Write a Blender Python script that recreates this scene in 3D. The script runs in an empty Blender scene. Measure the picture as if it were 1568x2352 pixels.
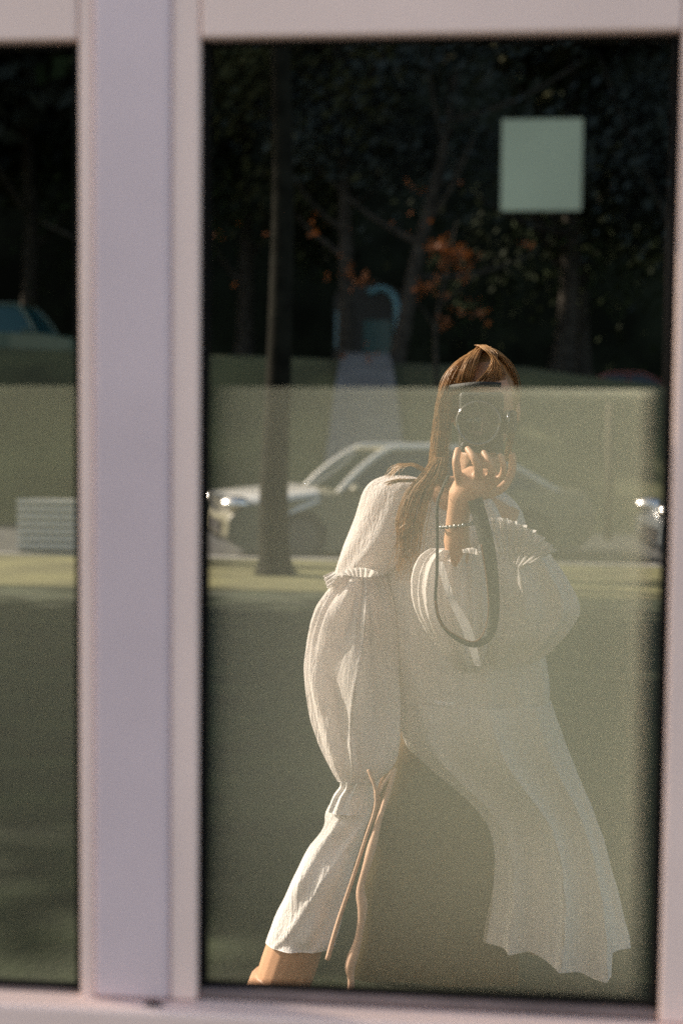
import bpy, bmesh, math, random
from mathutils import Vector, Matrix, noise
R = math.radians
rng = random.Random(7)
scene = bpy.context.scene

# ------------------------------------------------------------------ camera, sky, sun, exposure
CAM = Vector((0.0, 0.0, 1.45))
YAW, PITCH, ROLL = R(5.4), R(3.6), R(0.55)
cam_data = bpy.data.cameras.new('camera_view')
cam = bpy.data.objects.new('camera_view', cam_data)
scene.collection.objects.link(cam)
scene.camera = cam
cam.location = CAM
rot = Matrix.Rotation(YAW, 3, 'Z') @ Matrix.Rotation(R(90) - PITCH, 3, 'X') @ Matrix.Rotation(ROLL, 3, 'Z')
cam.rotation_euler = rot.to_euler()
cam_data.sensor_fit = 'HORIZONTAL'
cam_data.sensor_width = 24.0
cam_data.lens = 50.0
cam_data.clip_start = 0.05
cam_data.clip_end = 600.0
cam_data.dof.use_dof = True
cam_data.dof.focus_distance = 3.28
cam_data.dof.aperture_fstop = 2.3

SUN_DIR = Vector((-0.80, 0.24, 0.55)).normalized()
world = bpy.data.worlds.new('World')
scene.world = world
world.use_nodes = True
wn = world.node_tree
wn.nodes.clear()
sky = wn.nodes.new('ShaderNodeTexSky')
sky.sky_type = 'NISHITA'
sky.sun_disc = False
sky.sun_elevation = math.asin(SUN_DIR.z)
sky.sun_rotation = math.atan2(SUN_DIR.x, SUN_DIR.y)
sky.dust_density = 2.0
bgn = wn.nodes.new('ShaderNodeBackground')
bgn.inputs['Strength'].default_value = 0.13
won = wn.nodes.new('ShaderNodeOutputWorld')
wn.links.new(sky.outputs[0], bgn.inputs['Color'])
wn.links.new(bgn.outputs[0], won.inputs['Surface'])
sun_data = bpy.data.lights.new('sun', 'SUN')
scene.cycles.use_denoising = False           # keep the fine grain of the picture
sun_data.energy = 4.8
sun_data.angle = R(0.6)
sun_data.color = (1.0, 0.95, 0.945)
sun = bpy.data.objects.new('sun', sun_data)
scene.collection.objects.link(sun)
sun.rotation_euler = SUN_DIR.to_track_quat('Z', 'Y').to_euler()
sun.location = (-20, 10, 20)
scene.view_settings.view_transform = 'Standard'
scene.view_settings.look = 'None'
scene.view_settings.gamma = 1.0
scene.view_settings.use_curve_mapping = False
scene.view_settings.exposure = 1.35
scene.cycles.volume_bounces = 2
scene.view_settings.use_white_balance = True      # the photograph is balanced for the shade
scene.view_settings.white_balance_temperature = 8000
scene.view_settings.white_balance_tint = 10

# ------------------------------------------------------------------ helpers
FPX = 1568 * 50.0 / 24.0
FW = rot @ Vector((0, 0, -1)); RT = rot @ Vector((1, 0, 0)); UP = rot @ Vector((0, 1, 0))
WY = 1.60                      # the plane of the glass

def P(px, py, D):
    """the point of the place at depth D (metres beyond the lens) seen in direction (px, py) of the 1568 x 2352 picture"""
    d = FW * FPX + RT * (px - 784) + UP * (1176 - py)
    return CAM + d * (D / d.y)

def srgb(r, g, b):
    f = lambda c: ((c / 255) / 12.92) if c / 255 <= 0.04045 else (((c / 255) + 0.055) / 1.055) ** 2.4
    return (f(r), f(g), f(b), 1)

def mat(name, col, rough=0.6, metal=0.0, noise_scale=0, noise_amt=0.2, bump=0, bump_scale=40, col2=None, coat=0.0, transl=0.0, spec=0.5):
    m = bpy.data.materials.new(name); m.use_nodes = True
    nt = m.node_tree; nt.nodes.clear()
    out = nt.nodes.new('ShaderNodeOutputMaterial')
    p = nt.nodes.new('ShaderNodeBsdfPrincipled')
    c = tuple(col[:3]) + (1,)
    p.inputs['Base Color'].default_value = c
    p.inputs['Roughness'].default_value = rough
    p.inputs['Metallic'].default_value = metal
    p.inputs['Coat Weight'].default_value = coat
    p.inputs['Specular IOR Level'].default_value = spec
    tc = nt.nodes.new('ShaderNodeTexCoord')
    if noise_scale:
        n = nt.nodes.new('ShaderNodeTexNoise'); n.inputs['Scale'].default_value = noise_scale
        n.inputs['Detail'].default_value = 5
        nt.links.new(tc.outputs['Object'], n.inputs['Vector'])
        r = nt.nodes.new('ShaderNodeValToRGB')
        r.color_ramp.elements[0].position = 0.35; r.color_ramp.elements[1].position = 0.68
        a = tuple(x * (1 - noise_amt) for x in c[:3]) + (1,)
        r.color_ramp.elements[0].color = a
        r.color_ramp.elements[1].color = (tuple(col2[:3]) + (1,)) if col2 else tuple(min(1, x * (1 + noise_amt)) for x in c[:3]) + (1,)
        nt.links.new(n.outputs['Fac'], r.inputs['Fac'])
        nt.links.new(r.outputs['Color'], p.inputs['Base Color'])
    if bump:
        n2 = nt.nodes.new('ShaderNodeTexNoise'); n2.inputs['Scale'].default_value = bump_scale
        n2.inputs['Detail'].default_value = 4
        nt.links.new(tc.outputs['Object'], n2.inputs['Vector'])
        b = nt.nodes.new('ShaderNodeBump'); b.inputs['Strength'].default_value = bump
        b.inputs['Distance'].default_value = 0.01
        nt.links.new(n2.outputs['Fac'], b.inputs['Height'])
        nt.links.new(b.outputs['Normal'], p.inputs['Normal'])
    if transl:
        t = nt.nodes.new('ShaderNodeBsdfTranslucent'); t.inputs['Color'].default_value = c
        mx = nt.nodes.new('ShaderNodeMixShader'); mx.inputs['Fac'].default_value = transl
        nt.links.new(p.outputs[0], mx.inputs[1]); nt.links.new(t.outputs[0], mx.inputs[2])
        nt.links.new(mx.outputs[0], out.inputs['Surface'])
    else:
        nt.links.new(p.outputs[0], out.inputs['Surface'])
    return m

def fabric(name, col, transl=0.3, crinkle=0.5):
    m = mat(name, col, 0.9, transl=transl, spec=0.15)
    nt = m.node_tree
    p = [n for n in nt.nodes if n.type == 'BSDF_PRINCIPLED'][0]
    tc = [n for n in nt.nodes if n.type == 'TEX_COORD'][0]
    mp = nt.nodes.new('ShaderNodeMapping'); mp.inputs['Scale'].default_value = (140, 140, 9)
    nt.links.new(tc.outputs['Object'], mp.inputs['Vector'])
    n = nt.nodes.new('ShaderNodeTexNoise'); n.inputs['Scale'].default_value = 1.0; n.inputs['Detail'].default_value = 3
    n.inputs['Distortion'].default_value = 0.6
    nt.links.new(mp.outputs[0], n.inputs['Vector'])
    b = nt.nodes.new('ShaderNodeBump'); b.inputs['Strength'].default_value = crinkle; b.inputs['Distance'].default_value = 0.006
    nt.links.new(n.outputs['Fac'], b.inputs['Height'])
    nt.links.new(b.outputs['Normal'], p.inputs['Normal'])
    return m

def volume_mat(name, kind, col, density, aniso=0.0, absorb=None):
    m = bpy.data.materials.new(name); m.use_nodes = True
    nt = m.node_tree; nt.nodes.clear()
    out = nt.nodes.new('ShaderNodeOutputMaterial')
    if kind == 'absorb':
        v = nt.nodes.new('ShaderNodeVolumeAbsorption')
        v.inputs['Color'].default_value = tuple(col) + (1,); v.inputs['Density'].default_value = density
    else:
        v = nt.nodes.new('ShaderNodeVolumePrincipled')
        v.inputs['Color'].default_value = tuple(col) + (1,); v.inputs['Density'].default_value = density
        v.inputs['Anisotropy'].default_value = aniso
        if absorb: v.inputs['Absorption Color'].default_value = tuple(absorb) + (1,)
    nt.links.new(v.outputs[0], out.inputs['Volume'])
    return m

def link(name, verts, faces, m, parent=None, smooth=False, kind=None):
    me = bpy.data.meshes.new(name)
    me.from_pydata([tuple(v) for v in verts], [], faces)
    me.update()
    if smooth:
        for p in me.polygons: p.use_smooth = True
    if m: me.materials.append(m)
    o = bpy.data.objects.new(name, me)
    scene.collection.objects.link(o)
    if parent:
        o.parent = parent
        o.matrix_parent_inverse = Matrix.Translation(-Vector(parent.location)) if False else parent.matrix_basis.inverted()
    if kind: o['kind'] = kind
    return o

def tag(o, label=None, cat=None, group=None, kind=None):
    if label: o['label'] = label
    if cat: o['category'] = cat
    if group: o['group'] = group
    if kind: o['kind'] = kind
    return o

def thing(name, label, cat, loc=(0, 0, 0), rz=0, group=None):
    o = bpy.data.objects.new(name, None)
    o.empty_display_size = 0.1
    scene.collection.objects.link(o)
    o.location = loc; o.rotation_euler = (0, 0, rz)
    return tag(o, label, cat, group)

def localpart(name, verts, faces, m, parent, smooth=False):
    """a part given in its parent's own coordinates"""
    o = link(name, verts, faces, m, None, smooth)
    o.parent = parent
    return o

class MB:
    def __init__(s): s.v = []; s.f = []
    def add(s, v, f):
        b = len(s.v); s.v += [Vector(x) for x in v]; s.f += [tuple(i + b for i in q) for q in f]; return s
    def box(s, a, b):
        x0, y0, z0 = a; x1, y1, z1 = b
        v = [(x0,y0,z0),(x1,y0,z0),(x1,y1,z0),(x0,y1,z0),(x0,y0,z1),(x1,y0,z1),(x1,y1,z1),(x0,y1,z1)]
        f = [(0,3,2,1),(4,5,6,7),(0,1,5,4),(1,2,6,5),(2,3,7,6),(3,0,4,7)]
        return s.add(v, f)
    def tube(s, pts, rad, n=10, cap=True):
        pts = [Vector(p) for p in pts]
        rad = rad if isinstance(rad, (list, tuple)) else [rad] * len(pts)
        v, f = [], []
        t0 = (pts[1] - pts[0]).normalized()
        ax = t0.orthogonal().normalized()
        for i, p in enumerate(pts):
            t = (pts[min(i + 1, len(pts) - 1)] - pts[max(i - 1, 0)]).normalized()
            ax = (ax - t * ax.dot(t)).normalized()
            bx = t.cross(ax)
            for k in range(n):
                a = 2 * math.pi * k / n
                v.append(p + (ax * math.cos(a) + bx * math.sin(a)) * rad[i])
        for i in range(len(pts) - 1):
            for k in range(n):
                f.append((i*n+k, i*n+(k+1) % n, (i+1)*n+(k+1) % n, (i+1)*n+k))
        if cap:
            f.append(tuple(reversed(range(n)))); f.append(tuple((len(pts)-1)*n+k for k in range(n)))
        return s.add(v, f)
    def ball(s, c, r, seg=16, rings=10, rotm=None):
        r = (r, r, r) if not isinstance(r, (tuple, list)) else r
        v, f = [], []
        for i in range(rings + 1):
            th = math.pi * i / rings
            for k in range(seg):
                a = 2 * math.pi * k / seg
                q = Vector((math.sin(th)*math.cos(a)*r[0], math.sin(th)*math.sin(a)*r[1], math.cos(th)*r[2]))
                if rotm: q = rotm @ q
                v.append(Vector(c) + q)
        for i in range(rings):
            for k in range(seg):
                f.append((i*seg+k, (i+1)*seg+k, (i+1)*seg+(k+1) % seg, i*seg+(k+1) % seg))
        return s.add(v, f)
    def build(s, name, m, parent=None, smooth=False, kind=None, local=False):
        if local: return localpart(name, s.v, s.f, m, parent, smooth)
        return link(name, s.v, s.f, m, parent, smooth, kind)

def bevel(o, w=0.002, seg=2):
    md = o.modifiers.new('bevel', 'BEVEL'); md.width = w; md.segments = seg; md.limit_method = 'ANGLE'
    return o

def catmull(pts, n):
    pts = [Vector(p) for p in pts]
    out = []
    for i in range(len(pts) - 1):
        p0 = pts[max(i-1, 0)]; p1 = pts[i]; p2 = pts[i+1]; p3 = pts[min(i+2, len(pts)-1)]
        for j in range(n):
            t = j / n
            out.append(0.5 * ((2*p1) + (p2-p0)*t + (2*p0-5*p1+4*p2-p3)*t*t + (-p0+3*p1-3*p2+p3)*t*t*t))
    out.append(pts[-1])
    return out

# ------------------------------------------------------------------ ground, roads, slope
M_lawn = mat('lawn_grass', (0.020, 0.030, 0.011), 0.95, noise_scale=3, noise_amt=0.35, bump=0.6, bump_scale=30)
M_verge = mat('dry_verge_grass', (0.12, 0.115, 0.048), 0.95, noise_scale=.9, noise_amt=0.4, bump=0.6, bump_scale=30)
M_slope = mat('slope_grass', (0.072, 0.078, 0.034), 0.95, noise_scale=0.5, noise_amt=0.35, bump=0.6, bump_scale=20)
M_asphalt = mat('asphalt', (0.055, 0.057, 0.054), 0.85, noise_scale=2.0, noise_amt=0.2, bump=0.4, bump_scale=120)
M_path = mat('pale_concrete', (0.125, 0.132, 0.135), 0.8, noise_scale=2, noise_amt=0.15, bump=0.2, bump_scale=50)
M_kerb = mat('kerb_stone', (0.30, 0.29, 0.27), 0.8, noise_scale=4, noise_amt=0.15)

S = MB(); S.add([(-250,-80,-0.16),(250,-80,-0.16),(250,300,-0.16),(-250,300,-0.16)], [(0,1,2,3)])
S.build('ground', M_lawn, kind='structure')
S = MB(); S.box((-40,-6,-0.15), (40, 2.5, 0.0)); bevel(S.build('pavement', M_asphalt, kind='structure'), .01)
# lawn strip between pavement and road, verge, road
S = MB(); S.box((-40,2.52,-0.15), (40,11.9,0.012)); S.build('lawn', M_lawn, kind='structure')
S = MB(); S.box((-40,11.92,-0.15), (40,14.6,0.02)); S.build('grass_verge', M_verge, kind='structure')
S = MB(); S.box((-40,14.62,-0.15), (40,14.78,0.03)); S.build('kerb', M_kerb, kind='structure')
S = MB(); S.add([(-60,14.6,-0.152),(60,14.6,-0.152),(60,21.0,-0.152),(-60,21.0,-0.152)], [(0,1,2,3)])
S.build('road', M_asphalt, kind='structure')
# grassy slope up to a terrace
v, f = [], []
nx, ny = 90, 50
for j in range(ny + 1):
    y = 21 + 45 * j / ny
    for i in range(nx + 1):
        x = -45 + 90 * i / nx
        t = min(1, max(0, (y - 22) / 8.0)); t = t * t * (3 - 2 * t)
        top = 2.75 - 0.035 * (x + 2) - 0.3 * max(0, min(1, (x - 1) / 3))
        z = -0.15 + t * (top + 0.15) + 0.10 * noise.noise(Vector((x * 0.3, y * 0.3, 0)))
        v.append((x, y, z))
for j in range(ny):
    for i in range(nx):
        a = j * (nx + 1) + i
        f.append((a, a + 1, a + nx + 2, a + nx + 1))
slope = link('slope', v, f, M_slope, smooth=True, kind='structure')
# path up the slope
v, f = [], []
for j in range(14):
    y = 21.5 + 8.8 * j / 13
    t = min(1, max(0, (y - 22) / 8.0)); t = t * t * (3 - 2 * t)
    w = 1.0 - 0.2 * j / 13
    xc = P(845, 900, y).x + 0.1 * (13 - j) / 13
    top = 2.75 - 0.035 * (xc + 2)
    z = -0.15 + t * (top + 0.15) + 0.16
    w *= 1.0 - .35 * j / 13; v += [(xc - w, y, z), (xc + w * 0.75, y, z)]
for j in range(13): f.append((2*j, 2*j+1, 2*j+3, 2*j+2))
link('path', v, f, M_path, kind='structure')
# wooded hill closing the view
v, f = [], []
for j in range(25):
    for i in range(41):
        x = -80 + 4 * i; y = 50 + 0.9 * j
        v.append((x, y, 2 + j * 3.4 + 1.2 * noise.noise(Vector((x * .2, j * .5, 3)))))
for j in range(24):
    for i in range(40):
        a = j * 41 + i; f.append((a, a + 1, a + 42, a + 41))
link('wooded_hill', v, f, mat('hill_undergrowth', (0.012, 0.016, 0.010), 0.95, spec=.08, noise_scale=0.6, noise_amt=0.5), smooth=True, kind='structure')

# ------------------------------------------------------------------ the window wall
M_sash = mat('warm_white_paint', (0.86, 0.625, 0.565), 0.55, noise_scale=2.6, noise_amt=0.08, bump=0.12, bump_scale=500)
M_post = mat('lilac_grey_paint', (0.66, 0.505, 0.53), 0.5, noise_scale=2.4, noise_amt=0.10, bump=0.12, bump_scale=500)
M_inner = mat('brown_sill', (0.16, 0.11, 0.105), 0.6, noise_scale=9, noise_amt=0.3)
M_gasket = mat('black_rubber', (0.005, 0.0045, 0.0045), 0.8, spec=.1)
M_plaster = mat('pink_render', (0.58, 0.49, 0.46), 0.85, noise_scale=5, noise_amt=0.08, bump=0.3, bump_scale=90)

YF = WY - 0.022               # face of the sashes
def wz(py, px=800): return P(px, py, YF).z
def wx(px, py=1176): return P(px, py, YF).x
zt = wz(78, 900); zb = wz(2322, 900); zi = wz(2288, 900)
xpl, xpr = wx(216), wx(391)                 # post
xl1 = wx(181)                               # left pane ends
xr0 = wx(455); xr1 = wx(1543)               # right pane
ztop = zt + 0.30; zbot = zb - 0.12
XL = xl1 - 1.05
XR = xr1 + 0.06

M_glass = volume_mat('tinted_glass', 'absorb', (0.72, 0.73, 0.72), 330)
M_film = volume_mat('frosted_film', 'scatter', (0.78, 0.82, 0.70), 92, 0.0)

def window(x0, x1, label, side_l, side_r, zs):
    w = thing('window', label, 'window', (0.5 * (x0 + x1), WY, zs))
    def b(name, a, c, m, bev=0.004):
        S = MB(); S.box(a, c); o = S.build(name, m, w)
        if bev: bevel(o, bev, 3)
        return o
    b('top_rail', (x0 + .001, YF, zt), (x1 - .001, WY + .0062, zt + .075), M_sash)
    b('side_rail', (x0 - side_l, YF + .001, zs - .001), (x0, WY + .0062, zt + .075), M_sash)
    b('side_rail', (x1, YF + .001, zs - .001), (x1 + side_r, WY + .0062, zt + .075), M_sash)
    b('bottom_rail', (x0 + .001, YF + .008, zs), (x1 - .001, WY + .0062, zs + .011), M_inner, .003)
    g = .008
    b('gasket', (x0 + .0005, WY - .010, zs + .012), (x0 + g, WY + .0064, zt - .0015), M_gasket, 0)
    b('gasket', (x1 - g, WY - .010, zs + .012), (x1 - .0005, WY + .0064, zt - .0015), M_gasket, 0)
    b('gasket', (x0 + g + .0005, WY - .006, zt - .004), (x1 - g - .0005, WY + .0064, zt - .0015), M_gasket, 0)
    b('gasket', (x0 + g + .0005, WY - .006, zs + .012), (x1 - g - .0005, WY + .0064, zs + .015), M_gasket, 0)
    x0 += g + .001; x1 -= g + .001
    b('glass_pane', (x0, WY, zs + .016), (x1, WY + .005, zt - .005), M_glass, 0)
    return w
win_r = window(xr0, xr1, 'tall right window with pale pink frame reflecting the woman with a camera', wx(455) - wx(391), .06, zb)
win_l = window(XL, xl1, 'dark left window cut off by the picture edge left of the lilac post', .06, wx(216) - wx(181), wz(2304, 100))
post = tag(bevel(MB().box((xpl, YF - .004, zbot + 0.12), (xpr, WY + .008, ztop)).build('mullion', M_post), .006, 3),
           'broad lilac grey mullion post standing between the two windows', 'window post')

M_film_l = volume_mat('dull_frosted_film', 'scatter', (0.80, 0.84, 0.66), 34, 0.0)
def film(x0, x1, z0, z1, parent, M_film, thick):
    """a sheet of frosted film whose back swells slightly, thicker where thick(u, v) says so"""
    nx, nz = 24, 40
    v = []; f = []
    for j in range(nz + 1):
        for i in range(nx + 1):
            u, w = i / nx, j / nz
            v.append((x0 + (x1 - x0) * u, WY + .0065, z0 + (z1 - z0) * w))
    k = len(v)
    for j in range(nz + 1):
        for i in range(nx + 1):
            u, w = i / nx, j / nz
            v.append((x0 + (x1 - x0) * u, WY + .0065 + thick(u, w), z0 + (z1 - z0) * w))
    q = lambda i, j: j * (nx + 1) + i
    for j in range(nz):
        for i in range(nx):
            f.append((q(i, j), q(i+1, j), q(i+1, j+1), q(i, j+1)))
            f.append((k+q(i, j), k+q(i, j+1), k+q(i+1, j+1), k+q(i+1, j)))
    for i in range(nx):
        f.append((q(i, 0), k+q(i, 0), k+q(i+1, 0), q(i+1, 0))); f.append((q(i, nz), q(i+1, nz), k+q(i+1, nz), k+q(i, nz)))
    for j in range(nz):
        f.append((q(0, j), q(0, j+1), k+q(0, j+1), k+q(0, j))); f.append((q(nx, j), k+q(nx, j), k+q(nx, j+1), q(nx, j+1)))
    return link('frosted_film', v, f, M_film, parent)
def thick_r(u, w):  # thickness shaped so the haze brightens towards the right
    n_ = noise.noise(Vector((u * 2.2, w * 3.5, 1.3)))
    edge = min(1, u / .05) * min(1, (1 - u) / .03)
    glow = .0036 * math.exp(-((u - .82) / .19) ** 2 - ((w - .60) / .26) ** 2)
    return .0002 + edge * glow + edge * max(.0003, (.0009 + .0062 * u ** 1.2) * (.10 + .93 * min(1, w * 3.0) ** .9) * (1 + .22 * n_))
def thick_l(u, w):  # thinned downwards so the haze is dimmer at the bottom
    return .0003 + .0040 * w ** 1.2
zf_r = P(800, 890, WY + .007).z
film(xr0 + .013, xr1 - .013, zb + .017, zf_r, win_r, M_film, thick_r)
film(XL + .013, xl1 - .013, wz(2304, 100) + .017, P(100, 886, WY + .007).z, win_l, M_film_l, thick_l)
# square pale sheet stuck on the glass
a = P(1153, 274, WY - .002); c = P(1334, 483, WY - .002)
M_sheet = mat('pale_green_sheet', (0.225, 0.27, 0.20), 0.7, noise_scale=6, noise_amt=0.12)
sh = MB().box((a.x, WY - .0035, c.z), (c.x, WY - .0015, a.z)).build('paper_sheet', M_sheet)
tag(sh, 'square pale green sheet stuck high on the right window pane', 'sheet')

# wall round the windows and sill
S = MB(); S.box((XL - .06 - 1.2, YF - .002, -0.0), (XL - .062, WY + .12, 3.1)); S.build('wall_left', M_plaster, kind='structure')
S = MB(); S.box((XR + .002, YF - .002, 0), (XR + 1.2, WY + .12, 3.1)); S.build('wall_right', M_plaster, kind='structure')
S = MB(); S.box((XL - .06, YF + .0, zt + .077), (xpl - .001, WY + .12, 3.1)); S.box((xpr + .001, YF, zt + .077), (XR, WY + .12, 3.1)); S.build('wall_top', M_plaster, kind='structure')
S = MB(); S.box((XL - .06, YF + .0, 0), (XR, WY + .03, zbot - .002)); S.build('wall_bottom', M_plaster, kind='structure')
bevel(tag(MB().box((XL - .06, YF - .03, zbot), (XR, WY + .02, zb - .002)).build('window_sill', M_sash), 'long pale pink sill running under both windows', 'window sill'), .006, 3)

# dead leaves at the foot of the post
M_dl = mat('dead_leaf', (0.035, 0.022, 0.018), 0.8, noise_scale=80, noise_amt=0.5)
def crumpled(cx, cy, w, h, seed, label):
    r2 = random.Random(seed)
    c = P(cx, cy, YF - .012)
    n = 12; v = []; f = []
    for j in range(5):
        for i in range(n):
            a = 2 * math.pi * i / n
            rr = (j / 4.0) * (0.75 + 0.35 * r2.random())
            v.append(c + Vector((math.cos(a) * w * rr, -0.006 * math.sin(a) * rr, math.sin(a) * h * rr + r2.uniform(-.15, .15) * h)) + Vector((0, r2.uniform(-.004, .004), 0)))
    for j in range(4):
        for i in range(n): f.append((j*n+i, j*n+(i+1) % n, (j+1)*n+(i+1) % n, (j+1)*n+i))
    o = link('dead_leaf', v, f, M_dl, smooth=True)
    md = o.modifiers.new('thick', 'SOLIDIFY'); md.thickness = .0015
    tag(o, label, 'leaf', 'dead leaves caught at the foot of the post')
crumpled(262, 2318, .016, .007, 3, 'greyish crumpled leaf at the left foot of the lilac post')
crumpled(352, 2312, .013, .008, 5, 'dark crumpled leaf at the right foot of the lilac post')

# ------------------------------------------------------------------ trees
M_bark = mat('bark', (0.045, 0.040, 0.034), 0.95, spec=.08, noise_scale=6, noise_amt=0.4, bump=1.0, bump_scale=25)
M_darkbark = mat('dark_bark', (0.012, 0.012, 0.009), 0.95, spec=.08, noise_scale=6, noise_amt=0.4, bump=1.0, bump_scale=25)
M_leafs = [mat('dark_leaf', (0.020, 0.030, 0.013), 0.7, spec=.08, noise_scale=.6, noise_amt=.5),
           mat('olive_leaf', (0.040, 0.042, 0.020), 0.7, spec=.08, noise_scale=.6, noise_amt=.5),
           mat('grey_leaf', (0.036, 0.046, 0.044), 0.7, spec=.08, noise_scale=.6, noise_amt=.5)]
M_orange = mat('orange_leaf', (0.24, 0.07, 0.015), 0.6, noise_scale=3, noise_amt=.4, transl=.3)

def leaves(n, centre, rad, size, r2, clumps=14):
    v, f = [], []
    cs = []
    for k in range(clumps):
        d = Vector((r2.gauss(0, 1), r2.gauss(0, 1), r2.gauss(0, 1))).normalized() * (r2.random() ** .4)
        cs.append((Vector((d.x * rad[0], d.y * rad[1], d.z * rad[2])) * .8, r2.uniform(.22, .42)))
    for i in range(n):
        c, s = cs[r2.randrange(clumps)]
        d = Vector((r2.gauss(0, .5) * rad[0] * s, r2.gauss(0, .5) * rad[1] * s, r2.gauss(0, .5) * rad[2] * s))
        p = Vector(centre) + c + d
        q = Vector((r2.gauss(0, 1), r2.gauss(0, 1), r2.gauss(0, 1))).normalized()
        u = q.orthogonal().normalized(); w = q.cross(u)
        L = size * r2.uniform(.6, 1.3)
        b = len(v)
        v += [p - u * L, p + w * L * .45, p + u * L, p - w * L * .45]
        f.append((b, b+1, b+2, b+3))
    return v, f

def tree(label, base, path, r0, crown_c, crown_r, m, seed, n=5000, size=.13, bark=None, group='trees on the terrace'):
    r2 = random.Random(seed)
    t = thing('tree', label, 'tree', base, group=group)
    S = MB()
    pts = catmull([base] + path, 5)
    S.tube(pts, [r0 * (1 - .6 * i / (len(pts) - 1) + (.55 if i == 0 else .18 if i == 1 else 0)) for i in range(len(pts))], 12)
    for k in range(6):
        a = pts[min(len(pts) - 2, int(len(pts) * ((.45 + .08 * k) if group != 'trees on the verge' else .88)))]
        e = a + Vector((r2.uniform(-1, 1) * crown_r[0] * .7, r2.uniform(-.6, .6) * crown_r[1], r2.uniform(.4, 1.6) * crown_r[2] * .5))
        m_ = (a + e) / 2 + Vector((0, 0, -.2))
        S.tube(catmull([a, m_, e], 4), [r0 * .4 * (1 - .8 * i / 8) for i in range(9)], 7)
    S.build('trunk', bark or M_bark, t, True)
    v, f = leaves(n, crown_c, crown_r, size, r2)
    link('crown', v, f, m, t)
    return t

def gz(x, y):
    t = min(1, max(0, (y - 22) / 8.0)); t = t * t * (3 - 2 * t)
    return -0.15 + t * (2.75 - 0.035 * (x + 2) + 0.15)
def terr(px, D): 
    x = P(px, 850, D).x
    return Vector((x, D, gz(x, D) - .1))

b = terr(795, 31); tree('straight dark tree trunk left of the teal framed van', b, [P(796, 700, 31), P(790, 400, 31.2), P(770, 50, 31)], .22, P(700, 180, 32), (4.0, 2.6, 3.2), M_leafs[1], 1)
b = terr(905, 30); tree('leaning dark tree trunk in front of the teal framed van', b, [P(925, 760, 30), P(955, 600, 30.1), P(1010, 380, 30), P(1050, 150, 30)], .20, P(1060, 200, 31), (4.2, 2.5, 3.0), M_leafs[2], 2)
b = terr(560, 35); tree('dark leafy tree behind the grass slope at the left edge of the right window', b, [P(565, 600, 35), P(560, 200, 35)], .25, P(560, 380, 36), (3.8, 2.6, 5.0), M_leafs[0], 3, 7000)
b = terr(1330, 36); tree('dark leafy tree below the pale green sheet', b, [P(1330, 600, 36), P(1320, 200, 36)], .28, P(1320, 400, 37), (4.2, 2.6, 5.2), M_leafs[0], 4, 7000)
b = terr(1560, 33); tree('dark tree half hidden by the right window frame', b, [P(1540, 600, 33), P(1550, 200, 33)], .22, P(1520, 350, 34), (2.6, 2.6, 5.0), M_leafs[2], 5, 5000)
b = terr(60, 38); tree('black leafy tree filling the top of the left window', b, [P(70, 500, 38), P(40, 100, 38)], .26, P(40, 330, 39), (4.4, 2.6, 5.2), M_leafs[0], 6, 6000)
SHADE_LABELS = ['tall shade tree at the near left corner of the terrace, beyond the left window', 'tall shade tree nearest the road left of the dark green car', 'tall shade tree behind the dark green car in the left window',
    'tall shade tree whose crown spreads over the lilac post and dark green car', 'tall shade tree whose crown hangs high above the teal framed van', 'rightmost tall shade tree, its crown high above the dark red car',
    'tall shade tree in the back row, second from the left', 'tall shade tree in the back row behind the dark green car', 'leftmost tall shade tree at the far end of the terrace']
# tall trees added, mostly out of view, so their crowns shade the terrace
for k, (x, y, zc, rx) in enumerate(((-34, 33, 10, 7), (-24, 30, 11, 7), (-15, 36, 12.5, 6), (-7, 33, 14, 6), (2, 35, 14, 6), (10, 34, 14, 6), (-30, 42, 10, 8), (-19, 45, 12, 7), (-42, 36, 11, 8))):
    tree(SHADE_LABELS[k], Vector((x, y, gz(x, y) - .1)), [Vector((x + .2, y, 6)), Vector((x, y, zc))], .3, (x, y, zc), (rx, 5, 4.5 if x > -12 else 6), M_leafs[k % 3], 40 + k, 9000, .42, group='tall trees shading the terrace')
b = Vector((-14.2, 18.2, -.02))  # unseen tree added to keep the upper verge trunk in shade
tree('taller roadside tree out to the left beyond the spreading one', b, [Vector((-14.0, 17.8, 4)), Vector((-13.6, 17.4, 9)), Vector((-13, 17.2, 14))], .26, (-12.6, 17.0, 14.2), (4.2, 2.8, 3.2), M_leafs[0], 62, 12000, .22, M_darkbark, 'roadside trees to the left')
b = Vector((-13.5, 13.6, -.02))  # unseen tree added so its crown shades the lawn
tree('spreading roadside tree out to the left whose shade falls across the lawn', b, [Vector((-13.4, 12.8, 3)), Vector((-13, 12.2, 6)), Vector((-12.5, 12, 10))], .24, (-12.5, 10.9, 8.6), (4.8, 3.5, 4.4), M_leafs[1], 61, 16000, .22, M_darkbark, 'roadside trees to the left')
# the tree in front of the beige car
b = Vector((P(632, 1300, 13.2).x, 13.2, -.02))
tree('bare dark trunk growing on the verge in front of the white car', b, [P(628, 1150, 13.2), P(640, 850, 13.2), P(650, 400, 13.3), P(640, -100, 13.3), P(650, -400, 13.3)], .155, P(640, -700, 13.4), (2.6, 2.2, 1.2), M_leafs[1], 8, 3000, .07, M_darkbark, group='trees on the verge')
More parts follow.
